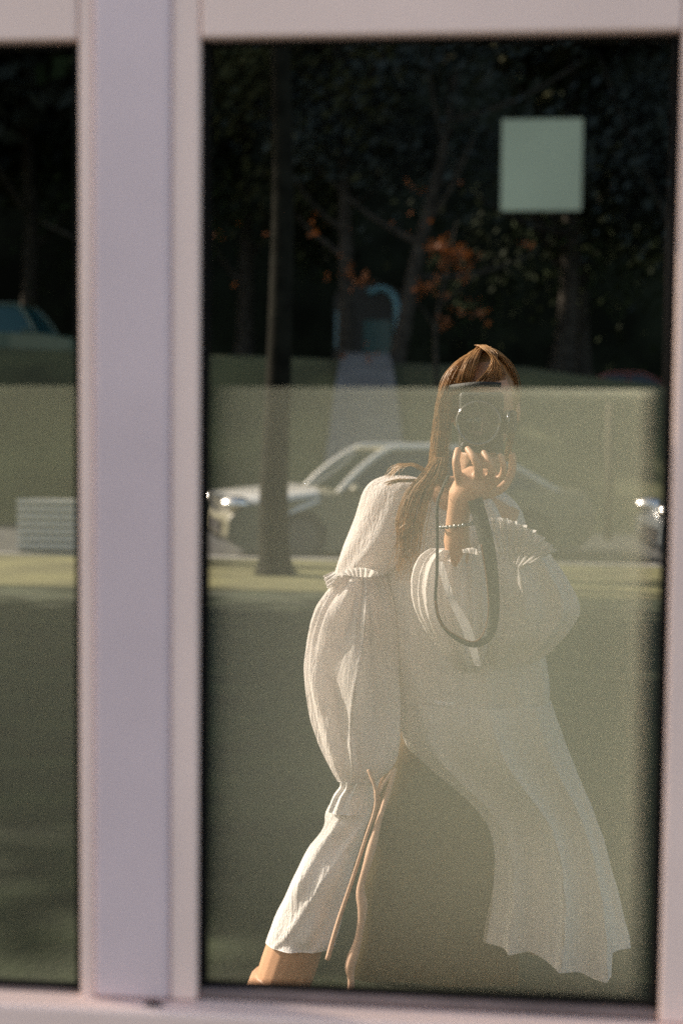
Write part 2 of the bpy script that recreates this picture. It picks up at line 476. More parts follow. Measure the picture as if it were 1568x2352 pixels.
# sapling with orange autumn leaves
t = thing('sapling', 'slender sapling with scattered orange autumn leaves above the woman', 'tree', terr(1010, 27))
S = MB(); tp = terr(1010, 27)
S.tube(catmull([tp, P(1000, 760, 27), P(1030, 600, 27), P(1050, 500, 27)], 5), [.05 * (1 - .05 * i) for i in range(16)], 8)
S.tube(catmull([P(1003, 760, 27), P(950, 690, 27), P(830, 630, 27)], 5), [.025 * (1 - .06 * i) for i in range(11)], 6)
S.tube(catmull([P(1015, 700, 27), P(1080, 640, 27), P(1150, 590, 27)], 5), [.025 * (1 - .06 * i) for i in range(11)], 6)
S.build('trunk', M_bark, t, True)
r2 = random.Random(11)
V_, F_ = [], []
for px, py, sp, n in ((1030, 575, 22, 46), (1062, 590, 20, 44), (1045, 612, 26, 24), (1000, 560, 14, 12), (815, 636, 22, 20), (970, 662, 14, 22), (1020, 735, 18, 8),
                  (1100, 715, 14, 6), (840, 650, 12, 6), (1195, 560, 18, 5), (960, 430, 14, 5), (740, 520, 30, 6), (1050, 690, 50, 12), (930, 520, 60, 10), (700, 600, 70, 10), (850, 810, 20, 8), (500, 520, 30, 5)):
    for k in range(n):
        p = P(px + r2.gauss(0, sp), py + r2.gauss(0, sp * .7), 27 + r2.uniform(-.5, .5))
        q = Vector((r2.gauss(0, 1), r2.gauss(0, 1), r2.gauss(0, 1))).normalized(); u = q.orthogonal().normalized(); w = q.cross(u); L = .07 * r2.uniform(.7, 1.4)
        bb = len(V_); V_ += [p - u * L, p + w * L * .6, p + u * L, p - w * L * .6]; F_.append((bb, bb+1, bb+2, bb+3))
link('leaves', V_, F_, M_orange, t)

# ------------------------------------------------------------------ vehicles
M_tyre = mat('tyre', (0.02, 0.02, 0.02), 0.8)
M_rim = mat('rim', (0.07, 0.07, 0.07), 0.4, 0.5)
M_cglass = mat('car_glass', (0.012, 0.020, 0.020), 0.08, coat=.4)
M_lamp = mat('lamp_chrome', (0.88, 0.86, 0.82), 0.28, 1.0)
M_trim = mat('dark_trim', (0.02, 0.02, 0.02), 0.5)
def car(label, loc, rz, paint, L=4.4, W=1.78, H=1.31, group=None, name='parked_car', glassm=None, boxy=0.0, scale_belt=.62, trim=None):
    """front towards -x; the thing's base is at the ground below its middle"""
    t = thing(name, label, 'car', loc, rz, group)
    h0 = .18; belt = H * scale_belt
    prof = [(-L/2, .32), (-L/2 + .02, .52), (-L/2 + .16, belt * .83), (-L * .22, belt), (-L * .08, belt + .01), (L*.30, belt + .03), (L/2 - .12, belt), (L/2, belt * .75), (L/2 - .02, .32), (L/2 - .2, h0), (-L/2 + .2, h0)]
    secs = [(-W/2, .93), (-W/2 + .10, 1), (0, 1.015), (W/2 - .10, 1), (W/2, .93)]
    v = []; f = []; n = len(prof)
    for y, s in secs:
        for (x, z) in prof:
            zz = z * (s if z > .6 else 1)
            v.append((x * (0.985 if abs(y) > W/2 - .01 else 1), y, zz))
    for j in range(len(secs) - 1):
        for i in range(n): f.append((j*n+i, j*n+(i+1) % n, (j+1)*n+(i+1) % n, (j+1)*n+i))
    f.append(tuple(range(n))); f.append(tuple(reversed([(len(secs)-1)*n+i for i in range(n)])))
    bevel(localpart('body', v, f, paint, t), .03, 3)
    # greenhouse: glass core and painted roof with pillars
    a0, a1, a2, a3 = -L*.21, -L*.075 - boxy * .2, L*.20 + boxy*.25, L*.40
    wb, wt = W/2 - .08, W/2 - .24
    gl = [(a0, belt - .02), (a1, H - .05), (a2, H - .05), (a3, belt - .02)]
    v = [(x, -(wt if z > belt else wb), z) for x, z in gl] + [(x, (wt if z > belt else wb), z) for x, z in gl]
    f = [(0,1,2,3), (7,6,5,4), (0,4,5,1), (1,5,6,2), (2,6,7,3)]
    localpart('window_glass', v, f, glassm or M_cglass, t)
    r = MB()
    for sy in (-1, 1):
        def gp(i, dz=0): 
            x, z = gl[i]; return Vector((x, sy * ((wt if z > belt else wb) + .012), z + dz))
        for side in ([gp(0), (gp(0) + gp(1)) / 2 + Vector((-.03, 0, .02)), gp(1), gp(1) + Vector((.22, 0, .035)), gp(2) + Vector((-.3, 0, .035)), gp(2), gp(3)],):
            r.tube(catmull(side, 4), .038, 8)
        xm = L * .07
        r.tube([Vector((xm, sy * (wb + .0), belt)), Vector((xm + .03, sy * (wt + .01), H - .04))], .03, 6)
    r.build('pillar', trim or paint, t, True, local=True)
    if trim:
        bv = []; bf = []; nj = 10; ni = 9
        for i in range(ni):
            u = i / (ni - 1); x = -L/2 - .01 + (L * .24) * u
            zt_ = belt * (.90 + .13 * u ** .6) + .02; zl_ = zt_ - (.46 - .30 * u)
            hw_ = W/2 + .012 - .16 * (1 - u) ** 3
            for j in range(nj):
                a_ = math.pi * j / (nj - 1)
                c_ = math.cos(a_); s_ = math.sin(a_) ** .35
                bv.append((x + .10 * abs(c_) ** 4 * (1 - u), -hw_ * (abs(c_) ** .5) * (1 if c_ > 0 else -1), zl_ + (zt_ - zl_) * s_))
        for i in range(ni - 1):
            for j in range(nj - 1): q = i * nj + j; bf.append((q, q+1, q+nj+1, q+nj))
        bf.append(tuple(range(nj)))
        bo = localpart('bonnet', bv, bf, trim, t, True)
    S = MB(); nr = 8
    rv = []
    for j in range(nr + 1):
        yy = -wt + 2 * wt * j / nr
        for i in range(7):
            x = a1 - .02 + (a2 - a1 + .04) * i / 6
            rv.append((x, yy, H - .045 + .045 * (1 - (2 * j / nr - 1) ** 2) * (1 - .5 * abs(2 * i / 6 - 1) ** 2) + .004))
    rf = []
    for j in range(nr):
        for i in range(6):
            q = j * 7 + i; rf.append((q, q+1, q+8, q+7))
    localpart('roof', rv, rf, paint, t, True).modifiers.new('t', 'SOLIDIFY').thickness = .03
    for sx in (-1, 1):
        for sy in (-1, 1):
            w = MB(); cx = sx * L * .31; y0 = sy * (W/2 - .17); y1 = sy * (W/2 + .006)
            w.tube([(cx, y0, .32), (cx, y0 + (y1 - y0) * .1, .32), (cx, y1 - sy * .02, .32), (cx, y1, .32)], [.28, .32, .32, .29], 24)
            wo = w.build('wheel', M_tyre, t, local=True)
            w2 = MB(); w2.tube([(cx, y1 - sy * .05, .32), (cx, y1 + sy * .004, .32)], .2, 16)
            w2.build('rim', M_rim, wo, local=True)
    for sy in (-1, 1):
        S = MB(); S.ball((-L/2 + .13, sy * (W/2 - .17), .69), (.17, .18, .085)); S.build('headlight', M_lamp, t, True, local=True)
        S = MB(); S.ball((L/2 - .06, sy * (W/2 - .22), .66), (.08, .16, .08)); S.build('tail_light', M_trim, t, True, local=True)
        S = MB(); S.ball((-L*.17, sy * (W/2 + .05), belt + .03), (.07, .10, .055)); S.build('side_mirror', paint, t, True, local=True)
    S = MB(); S.box((-L/2 - .006, -.5, .34), (-L/2 + .05, .5, .48)); S.build('grille', M_trim, t, local=True)
    return t
M_sunlit_trim = mat('white_car_paint', (0.50, 0.50, 0.48), 0.3, coat=.6)  # bonnet's sunlight put into the colour; also the pale pillar trim
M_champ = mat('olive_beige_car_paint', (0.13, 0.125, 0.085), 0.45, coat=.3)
M_silver = mat('silver_car_paint', (0.15, 0.17, 0.18), 0.3, .3, coat=.6)
M_red = mat('dark_red_car_paint', (0.22, 0.06, 0.05), 0.4, coat=.5)
M_green = mat('dark_green_car_paint', (0.06, 0.10, 0.075), 0.4, coat=.5)
M_black = mat('black_car_paint', (0.010, 0.010, 0.010), 0.5)
M_teal = mat('teal_paint', (0.05, 0.14, 0.17), 0.5)
M_tealglass = mat('teal_glass', (0.010, 0.06, 0.07), 0.25)
xc = P(470, 1200, 15.6).x + 2.2 * math.cos(R(20)) - .02
car('beige saloon car with white bonnet parked on the road behind the dark trunk', (xc, 17.0, -.15), R(20), M_champ, 4.4, 1.78, 1.33, trim=M_sunlit_trim)
xc = P(1500, 1200, 14.9).x
car('silver car with a glinting headlight at the right edge of the window', (P(1500, 1200, 15.6).x + 1.95, 16.2, -.15), R(4), M_silver, 3.9, 1.7, 1.35)
car('dark red car roof showing over the grass beyond the camera', (P(1420, 880, 33).x, 34, 1.55), 0, M_red, 3.4, 1.6, 1.12)
car('black car roof seen low behind the woman on the terrace', (P(1130, 880, 33).x, 34, 1.62), 0, M_black, 3.6, 1.6, 1.1)
car('dark green car with teal windows in the left window', (P(40, 880, 29).x - .75, 30.4, 2.30), R(180), M_green, 4.6, 1.8, 1.62, glassm=M_tealglass, boxy=1)
# the van behind the trees
t = thing('van', 'dark van with teal framed rear window between the two tree trunks', 'van', terr(845, 34))
c0 = P(765, 845, 34); c1 = P(918, 650, 34); zc = c1.z
S = MB()
n = 14; v = []; f = []
for y in (34, 37.5):
    v += [(c0.x, y, c0.z - .3), (c0.x, y, zc - .35)] + [(c0.x + (c1.x - c0.x) * (.5 - .5 * math.cos(math.pi * k / n)), y, zc - .35 + .35 * math.sin(math.pi * k / n)) for k in range(1, n)] + [(c1.x, y, zc - .35), (c1.x, y, c0.z - .3)]
k = len(v) // 2
f = [tuple(range(k)), tuple(reversed(range(k, 2 * k)))] + [(i, (i + 1) % k, (i + 1) % k + k, i + k) for i in range(k)]
link('body', v, f, M_black, t)
S = MB(); S.tube(catmull([P(845, 672, 33.95), P(880, 662, 33.95), P(908, 690, 33.95), P(912, 760, 33.95), P(905, 800, 33.95)], 5), .085, 8); S.build('window_frame', mat('pale_teal_trim', (0.10, 0.24, 0.30), .5), t, True)
S = MB(); a = P(770, 715, 33.95); c = P(784, 800, 33.95); S.box((a.x, 33.9, c.z), (c.x, 33.96, a.z)); S.build('window_frame', mat('grey_teal_trim', (0.09, 0.17, 0.20), .5), t)
S = MB(); a = P(835, 735, 33.95); c = P(898, 812, 33.95); S.box((a.x, 33.93, c.z), (c.x, 33.97, a.z)); S.build('window_pane', M_tealglass, t)
for sx in (.25, .75):
    x = c0.x + (c1.x - c0.x) * sx
    S = MB(); S.tube([(x - .1, 34.6, c0.z - .2), (x + .1, 34.6, c0.z - .2)], .33, 16); S.build('wheel', M_tyre, t)

# white ribbed cabinet on the verge, seen in the left window
t = thing('utility_cabinet', 'white horizontally ribbed cabinet above a yellow grass strip in the left window', 'cabinet', (P(110, 1270, 15).x, 15.2, -.02))
a = P(38, 1146, 15); c = P(300, 1270, 15)
S = MB(); S.box((a.x + .02, 15.03, -.02), (c.x - .02, 15.5, a.z - .02)); S.build('housing', mat('cabinet_paint', (.16, .16, .14), .6, noise_scale=5), t)
for i in range(7):
    z1 = a.z - i * (a.z - c.z) / 7; z0 = z1 - (a.z - c.z) / 7 * .62
    bevel(MB().box((a.x, 15.0, z0), (c.x, 15.028, z1)).build('slat', mat('slat_paint', (.62, .60, .56), .6) if i == 0 else bpy.data.materials['slat_paint'], t), .006)
# short dark post on the right
a = P(1402, 925, 20); 
tag(MB().tube([(a.x, 20, -.15), (a.x, 20, a.z)], .055, 10).build('post', mat('dark_post', (.045, .035, .02), .8), smooth=True), 'slim dark post standing by the road right of the camera', 'post')

# ------------------------------------------------------------------ the woman
M_skin = mat('skin', (0.50, 0.28, 0.17), 0.5, noise_scale=8, noise_amt=.08, bump=.05, bump_scale=200)
M_dress = fabric('white_cotton', (0.81, 0.785, 0.76), .35, .8)
M_sleeve = fabric('sheer_white_cotton', (0.82, 0.79, 0.77), .42, .7)
M_trouser = fabric('bright_white_cotton', (0.84, 0.82, 0.80), .2, .8)
M_under = fabric('brown_underskirt', (0.19, 0.135, 0.065), .05, .4)
_nt = M_under.node_tree; _o = [n for n in _nt.nodes if n.type == 'OUTPUT_MATERIAL'][0]; _l = _o.inputs['Surface'].links[0].from_socket
_t = _nt.nodes.new('ShaderNodeBsdfTransparent'); _m = _nt.nodes.new('ShaderNodeMixShader'); _m.inputs['Fac'].default_value = .50
_nt.links.new(_l, _m.inputs[1]); _nt.links.new(_t.outputs[0], _m.inputs[2]); _nt.links.new(_m.outputs[0], _o.inputs['Surface'])
M_hair = mat('brown_hair', (0.42, 0.235, 0.10), 0.38, noise_scale=30, noise_amt=.35, transl=.25)
M_cord = mat('beige_cord', (0.55, 0.36, 0.26), 0.8)

feet = Vector((P(900, 2000, 3.45).x, 3.45, 0))
person = thing('person', 'woman in white puff sleeved dress holding a black camera to her face', 'person', feet)

def ring_loft(rows, nseg, fold, depth=.75, ylast=None, cap=True, nsub=6, round_pow=1.0):
    """rows: (py, pxL, pxR, D). Closed horizontal rings, smooth between rows."""
    cps = []
    for r_ in rows:
        py, l, r, D = r_[:4]
        a = P(l, py, D); b = P(r, py, D)
        cps.append(((a + b) / 2, (b - a).length / 2))
    cs = catmull([Vector((c.x, c.y, c.z)) for c, w in cps], nsub)
    ws = [q.x for q in catmull([Vector((w, 0, 0)) for c, w in cps], nsub)]
    v, f = [], []
    N = len(cs)
    for i, (c, w) in enumerate(zip(cs, ws)):
        t = i / (N - 1)
        w = max(w, .002)
        for k in range(nseg):
            a = 2 * math.pi * k / nseg
            m_ = fold(a, t) if fold else 0
            x = math.cos(a) * (w + m_ * .35); y = math.sin(a) * (w * depth + m_)
            v.append(c + Vector((x, y, 0)))
    for i in range(N - 1):
        for k in range(nseg):
            f.append((i*nseg+k, i*nseg+(k+1) % nseg, (i+1)*nseg+(k+1) % nseg, (i+1)*nseg+k))
    if cap:
        f.append(tuple(range(nseg))); f.append(tuple(reversed([(N-1)*nseg+k for k in range(nseg)])))
    return v, f, N

def ridge(x):      # soft sharp-crested folds
    return 1 - 2 * abs(math.sin(x)) ** .7

# --- body: tapered limbs fused into one skin
B = MB()
sh_l = P(905, 1150, 3.50); sh_r = P(1175, 1215, 3.50)
neck0 = P(1085, 1150, 3.52); head_c = P(1112, 925, 3.47)
pelvis = P(1075, 1600, 3.53); chest = P(1050, 1290, 3.52); waist = P(1060, 1480, 3.52)
B.ball(chest, (.125, .075, .16), 20, 14); B.ball(waist, (.105, .065, .15), 20, 14); B.ball(pelvis, (.125, .07, .12), 20, 14)
B.tube([sh_l, (sh_l + sh_r) / 2 + Vector((0, 0, .03)), sh_r], [.05, .07, .05], 14)
B.tube([neck0 + Vector((0, 0, -.04)), P(1105, 1040, 3.50)], [.055, .05], 16)
B.ball(head_c, (.076, .095, .118), 24, 18)
B.ball(head_c + Vector((0, -.03, -.07)), (.055, .065, .055), 18, 12)
B.ball(head_c + Vector((0, -.098, -.03)), (.014, .02, .026), 10, 8)
B.ball(head_c + Vector((.078, 0, -.02)), (.01, .018, .03), 10, 8); B.ball(head_c + Vector((-.078, 0, -.02)), (.01, .018, .03), 10, 8)
B.ball(head_c + Vector((0, -.09, -.075)), (.024, .012, .009), 10, 8)
# hanging arm
el = P(800, 1470, 3.45); wr = P(815, 1775, 3.40)
B.tube([sh_l, (sh_l + el) / 2, el, (el + wr) / 2, wr], [.05, .042, .036, .034, .025], 14)
# raised arm
elr = P(1120, 1480, 3.42); wrr = P(1040, 1205, 3.25)
B.tube([sh_r, (sh_r + elr) / 2 + Vector((.02, 0, 0)), elr], [.05, .042, .038], 14)
B.tube([elr, P(1085, 1400, 3.34), P(1048, 1240, 3.26), P(1052, 1175, 3.24)], [.038, .041, .030, .026], 16)
def hand(pts_palm, rp, fingers):
    B.tube(pts_palm, rp, 14)
    for pts, r0 in fingers:
        pp = catmull(pts, 4)
        rr = [r0 * (1 - .28 * i / (len(pp) - 1)) for i in range(len(pp))]
        B.tube(pp, rr, 10); B.ball(pp[-1], rr[-1], 10, 8)
hd = 3.21
hand([P(1052, 1180, 3.24), P(1062, 1140, 3.225), P(1084, 1112, 3.215), P(1104, 1098, 3.22)], [.026, .034, .042, .036], [
    ([P(1060, 1120, hd), P(1051, 1088, hd - .028), P(1047, 1058, hd - .034), P(1051, 1034, hd - .018)], .0118),
    ([P(1088, 1110, hd), P(1099, 1082, hd - .038), P(1089, 1054, hd - .046), P(1074, 1032, hd - .026)], .0118),
    ([P(1112, 1110, hd), P(1129, 1086, hd - .034), P(1122, 1060, hd - .042), P(1111, 1040, hd - .026)], .0110),
    ([P(1126, 1116, hd), P(1152, 1094, hd - .02), P(1156, 1068, hd - .03), P(1149, 1046, hd - .018)], .0098),
    ([P(1104, 1138, hd + .02), P(1150, 1122, hd + .03), P(1174, 1086, hd + .04), P(1176, 1046, hd + .04)], .0130)])
B.ball(P(1112, 1098, 3.215), (.042, .020, .022), 14, 10)
B.ball(P(1100, 1110, 3.215), (.040, .024, .034), 14, 10)
B.ball(P(1070, 1140, 3.22), (.024, .022, .036), 14, 10)
# hidden hand of the hanging arm, in the fold of the clothes
hw = wr
hand([hw, P(812, 1815, 3.42), P(806, 1850, 3.43)], [.022, .026, .024], [
    ([P(795, 1850, 3.42), P(785, 1885, 3.43), P(780, 1910, 3.44)], .008), ([P(803, 1855, 3.42), P(795, 1895, 3.43), P(790, 1922, 3.44)], .0085),
    ([P(810, 1855, 3.43), P(804, 1890, 3.44), P(800, 1915, 3.45)], .008), ([P(816, 1850, 3.44), P(812, 1880, 3.45), P(809, 1900, 3.46)], .0072),
    ([P(800, 1825, 3.41), P(790, 1845, 3.40), P(787, 1862, 3.40)], .009)])
# legs
hip_l = P(990, 1650, 3.60); kn_l = P(745, 2010, 3.44); an_l = P(604, 2400, 3.47)
lp_ = [hip_l, P(895, 1790, 3.62), P(812, 1890, 3.54), kn_l, P(690, 2140, 3.44), P(662, 2220, 3.45), P(634, 2300, 3.46), P(606, 2380, 3.47)]
lr_ = catmull([Vector((q, 0, 0)) for q in (.062, .045, .040, .044, .066, .071, .064, .050)], 4)
B.tube(catmull(lp_, 4), [q.x for q in lr_], 18)
hip_r = P(1160, 1650, 3.57); kn_r = P(1215, 1960, 3.74); an_r = Vector((P(1235, 2100, 3.98).x, 3.98, .09))
B.tube([hip_r, (hip_r + kn_r) / 2, kn_r, (kn_r + an_r) / 2, an_r], [.065, .05, .042, .042, .034], 18)
for an in (an_l, an_r):
    B.tube([an, Vector((an.x, an.y + .01, .05)), Vector((an.x - .01, an.y - .12, .03)), Vector((an.x - .01, an.y - .17, .025))], [.036, .036, .03, .018], 12)
tmp = B.build('body', M_skin)
rm = tmp.modifiers.new('fuse', 'REMESH'); rm.mode = 'VOXEL'; rm.voxel_size = .0036; rm.use_smooth_shade = True
sm = tmp.modifiers.new('smooth', 'SMOOTH'); sm.factor = .6; sm.iterations = 4
dg = bpy.context.evaluated_depsgraph_get(); dg.update()
me = bpy.data.meshes.new_from_object(tmp.evaluated_get(dg))
old = tmp.data; tmp.modifiers.clear(); tmp.data = me
if not me.materials: me.materials.append(M_skin)
for p in me.polygons: p.use_smooth = True
tmp.parent = person; tmp.matrix_parent_inverse = person.matrix_basis.inverted()

# --- hanging sleeve: yoke, ruffle, balloon, cuff
def f1(a, t):
    return .004 * ridge(2.5 * a + 2 * t) + .0025 * math.sin(7 * a + 9 * t)
v, f, N = ring_loft([(1092, 885, 935, 3.50), (1104, 855, 980, 3.49), (1130, 834, 990, 3.48), (1190, 815, 985, 3.47), (1260, 787, 965, 3.46), (1318, 767, 895, 3.46)], 64, f1, .62)
yoke = link('sleeve', v, f, M_sleeve, person, True)
def f2(a, t):
    e = math.sin(math.pi * min(1, t * 1.02)) ** .6
    wa = a + .55 * noise.noise(Vector((math.cos(a) * 1.3, math.sin(a) * 1.3, t * 1.6)))
    g = .020 * ridge(2.5 * wa + .9 * t + .4) * (1 - .45 * t) + .011 * ridge(5.5 * wa - 1.4 * t + 1) * max(0, 1 - 1.5 * t)
    g += .0035 * math.sin(17 * wa + 3 * math.sin(4 * t)) * (1.1 - t) + .006 * ridge(4 * a + 9 * t) * max(0, t - .6) * 2.2
    g += .018 * noise.noise(Vector((math.cos(a) * 2.2, math.sin(a) * 2.2, t * 3.0))) + .004 * noise.noise(Vector((math.cos(a) * 9, math.sin(a) * 9, t * 9)))
    return g * (.25 + .85 * e)
v, f, N = ring_loft([(1320, 780, 880, 3.45), (1345, 762, 893, 3.45), (1400, 726, 906, 3.44), (1470, 706, 913, 3.44), (1550, 699, 918, 3.43), (1640, 712, 922, 3.43), (1710, 735, 920, 3.42), (1760, 757, 903, 3.41), (1795, 775, 862, 3.40)], 160, f2, .62, nsub=8)
bal = link('puff_sleeve', v, f, M_sleeve, person, True)
def ruffle(name, pts_in, pts_out, npl, amp, m, lift=0.0):
    pin = catmull(pts_in, 20); pout = catmull(pts_out, 20)
    v, f = [], []
    n = npl * 8; rows = 5
    for i in range(n + 1):
        s = i / n
        def at(pp, s):
            q = s * (len(pp) - 1); j = min(int(q), len(pp) - 2); return pp[j].lerp(pp[j+1], q - j)
        a = at(pin, s); b = at(pout, s)
        for j in range(rows):
            u = j / (rows - 1)
            w = amp * u * (.8 + .4 * noise.noise(Vector((s * 9, 0, 0)))) + amp * .25
            z = math.sin(s * npl * 2 * math.pi + .7 * math.sin(s * 13))
            p = a.lerp(b, u) + Vector((.25 * w * math.cos(s * npl * 2 * math.pi), -w * z - lift * u, .15 * w * z))
            v.append(p)
    for i in range(n):
        for j in range(rows - 1):
            q = i * rows + j; f.append((q, q+1, q+rows+1, q+rows))
    o = link(name, v, f, m, person, True)
    return o
ruffle('ruffle', [P(768, 1318, 3.45), P(800, 1322, 3.40), P(840, 1326, 3.39), P(884, 1322, 3.43)],
       [P(748, 1345, 3.45), P(790, 1312, 3.385), P(842, 1305, 3.375), P(897, 1330, 3.42)], 13, .006, M_sleeve)
ruffle('ruffle', [P(766, 1312, 3.46), P(776, 1330, 3.42)], [P(742, 1322, 3.46), P(752, 1352, 3.42)], 4, .005, M_sleeve)
def f3(a, t): return .006 * ridge(5 * a + 1) + .003 * math.sin(12 * a + 4 * t)
v, f, N = ring_loft([(1792, 778, 862, 3.40), (1808, 780, 850, 3.40), (1830, 766, 846, 3.40), (1865, 752, 842, 3.40)], 80, f3, .7)
cuff = link('cuff', v, f, M_trouser, person, True)

# --- trouser leg
def f4(a, t):
    return .005 * ridge(2.5 * a + 6 * t) + .004 * math.sin(5 * a + 11 * t) + .009 * noise.noise(Vector((math.cos(a) * 2, math.sin(a) * 2, t * 8)))
v, f, N = ring_loft([(1720, 800, 885, 3.50), (1790, 790, 872, 3.47), (1860, 752, 855, 3.44), (1900, 744, 842, 3.42), (1950, 708, 824, 3.42), (2010, 676, 806, 3.41), (2080, 645, 792, 3.42), (2140, 620, 778, 3.42), (2168, 610, 770, 3.42)], 96, f4, .75, nsub=8)
link('trouser_leg', v, f, M_trouser, person, True)

# --- bodice and skirt
def f5(a, t): return .007 * math.sin(6 * a + 4 * t) + .012 * noise.noise(Vector((math.cos(a) * 2.5, math.sin(a) * 2.5, t * 3))) + .005 * ridge(7 * a) + .007 * ridge(3 * a + 2.5 * t) * t
v, f, N = ring_loft([(1098, 985, 1060, 3.55), (1115, 890, 1130, 3.54), (1150, 865, 1180, 3.53), (1200, 862, 1205, 3.52), (1300, 870, 1215, 3.51), (1400, 878, 1232, 3.51), (1500, 885, 1252, 3.51), (1570, 900, 1262, 3.51), (1612, 905, 1262, 3.51)], 128, f5, .58)
link('bodice', v, f, M_dress, person, True)
def f6(a, t):
    return (.012 + .026 * t) * ridge(4.5 * a + .8 * t + .8 * noise.noise(Vector((math.cos(a) * 1.5, math.sin(a) * 1.5, t)))) * .8 + .006 * math.sin(9 * a + 2 * t) * (1 - .3 * t) + .016 * noise.noise(Vector((math.cos(a) * 3, math.sin(a) * 3, t * 1.2)))
rows = [(1606, 905, 1263, 3.51), (1660, 912, 1280, 3.51), (1715, 932, 1300, 3.52), (1770, 990, 1320, 3.53), (1830, 1062, 1345, 3.54), (1890, 1115, 1368, 3.55), (1960, 1135, 1390, 3.56), (2050, 1133, 1414, 3.57), (2120, 1118, 1432, 3.58), (2165, 1112, 1440, 3.58)]
v, f, N = ring_loft(rows, 160, f6, .62, cap=False, nsub=8)
nseg = 160
for i in range(N):
    t = i / (N - 1)
    if t > .8:
        for k in range(nseg):
            q = v[i * nseg + k]
            # uneven hem: longer towards the right-centre, short at both ends
            s = (q.x - v[i*nseg + nseg//2].x) / max(1e-4, (v[i*nseg].x - v[i*nseg + nseg//2].x))
            dz = -.058 * max(0, min(1, (s - .30) / .45)) * (1 if s < .88 else .0) 
            v[i*nseg+k] = q + Vector((0, 0, dz * (t - .8) / .2))
link('skirt', v, f, M_dress, person, True)
# waist seam frill, cut to the shape of the highlight there
ruffle('waist_frill', [P(996, 1608, 3.36), P(1020, 1612, 3.355), P(1044, 1612, 3.36)], [P(996, 1616, 3.35), P(1020, 1622, 3.345), P(1044, 1620, 3.35)], 5, .004, M_dress)
# brown underskirt between the leg and the open skirt
def f7(a, t): return .008 * math.sin(5 * a + 2 * t) + .01 * noise.noise(Vector((math.cos(a) * 2, math.sin(a) * 2, t * 2)))
v, f, N = ring_loft([(1640, 930, 1150, 3.56), (1740, 893, 1165, 3.56), (1850, 868, 1180, 3.56), (1950, 846, 1190, 3.57), (2040, 826, 1190, 3.57), (2150, 822, 1190, 3.58), (2230, 804, 1190, 3.59), (2300, 802, 1180, 3.6), (2360, 800, 1180, 3.6)], 96, f7, .12)
link('underskirt', v, f, M_under, person, True)

# --- raised arm sleeve
def f8(a, t): return .010 * ridge(4.5 * a + 1.5 * t) + .010 * noise.noise(Vector((math.cos(a) * 2, math.sin(a) * 2, t * 3))) + .003 * math.sin(13 * a)
v, f, N = ring_loft([(1215, 1130, 1195, 3.42), (1235, 1110, 1235, 3.41), (1280, 1085, 1268, 3.40), (1330, 1075, 1305, 3.39), (1385, 1072, 1332, 3.39), (1420, 1072, 1326, 3.39), (1460, 1072, 1296, 3.39), (1495, 1072, 1262, 3.41), (1520, 1090, 1225, 3.41)], 128, f8, .5, nsub=7)
link('puff_sleeve', v, f, M_dress, person, True)
def f9(a, t):
    return .011 * ridge(3.5 * a + 2.0 * t + .5) * (.5 + .5 * t) + .004 * ridge(8 * a + 3 * t) + .010 * noise.noise(Vector((math.cos(a) * 2 + 5, math.sin(a) * 2, t * 2.5)))
v, f, N = ring_loft([(1268, 1002, 1096, 3.27), (1262, 985, 1104, 3.27), (1285, 958, 1112, 3.28), (1330, 944, 1118, 3.29), (1385, 948, 1122, 3.30), (1430, 966, 1124, 3.31), (1475, 995, 1122, 3.33), (1515, 1030, 1112, 3.35), (1545, 1060, 1100, 3.38)], 144, f9, .48, cap=False, nsub=8)
link('cuff', v, f, M_sleeve, person, True)
ruffle('ruffle', [P(1140, 1268, 3.345), P(1165, 1285, 3.335), P(1188, 1298, 3.335), P(1196, 1305, 3.345)],
       [P(1112, 1192, 3.34), P(1160, 1190, 3.30), P(1225, 1218, 3.30), P(1278, 1262, 3.33)], 9, .018, M_sleeve)
ruffle('ruffle', [P(1062, 1270, 3.20), P(1085, 1272, 3.19), P(1100, 1276, 3.20)], [P(1060, 1262, 3.195), P(1085, 1258, 3.185), P(1104, 1266, 3.20)], 5, .004, M_sleeve)
# elbow pleats catching the sun
ruffle('pleat', [P(1000, 1290, 3.20), P(1030, 1380, 3.19), P(1062, 1450, 3.22), P(1090, 1530, 3.25)], [P(1016, 1290, 3.195), P(1048, 1380, 3.18), P(1086, 1450, 3.21), P(1104, 1530, 3.24)], 2, .004, M_sleeve)

# --- cords hanging from the cuff
def ribbon(name, pts, w, th, m, parent, nsub=8, flat=None, solid=True):
    pp = catmull(pts, nsub)
    v, f = [], []
    for i, p in enumerate(pp):
        t = (pp[min(i+1, len(pp)-1)] - pp[max(i-1, 0)]).normalized()
        side = t.cross(flat(i / (len(pp) - 1)) if flat else Vector((0, -1, 0))).normalized()
        ww = w(i / (len(pp) - 1)) if callable(w) else w
        v += [p - side * ww / 2, p + side * ww / 2]
    for i in range(len(pp) - 1): f.append((2*i, 2*i+1, 2*i+3, 2*i+2))
    o = link(name, v, f, m, parent, True)
    md = o.modifiers.new('t', 'SOLIDIFY'); md.thickness = th; md.offset = 0
    return o
S = MB()
cp = catmull([P(908, 1765, 3.36), P(888, 1830, 3.34), P(866, 1900, 3.33), P(846, 1975, 3.32), P(828, 2040, 3.32), P(832, 2090, 3.32), P(822, 2160, 3.32), P(804, 2220, 3.32), P(806, 2260, 3.32), P(798, 2340, 3.32)], 6)
S.tube(cp, [.0045 + .0075 * math.sin(min(1, i / 30) * 1.6) * (0.85 + .3 * math.sin(i * .5)) for i in range(len(cp))], 8); S.build('cord', M_cord, person, True)
S = MB()
cp = catmull([P(856, 1785, 3.35), P(862, 1850, 3.33), P(838, 1930, 3.33), P(806, 2030, 3.33), P(776, 2120, 3.33), P(752, 2205, 3.33)], 6)
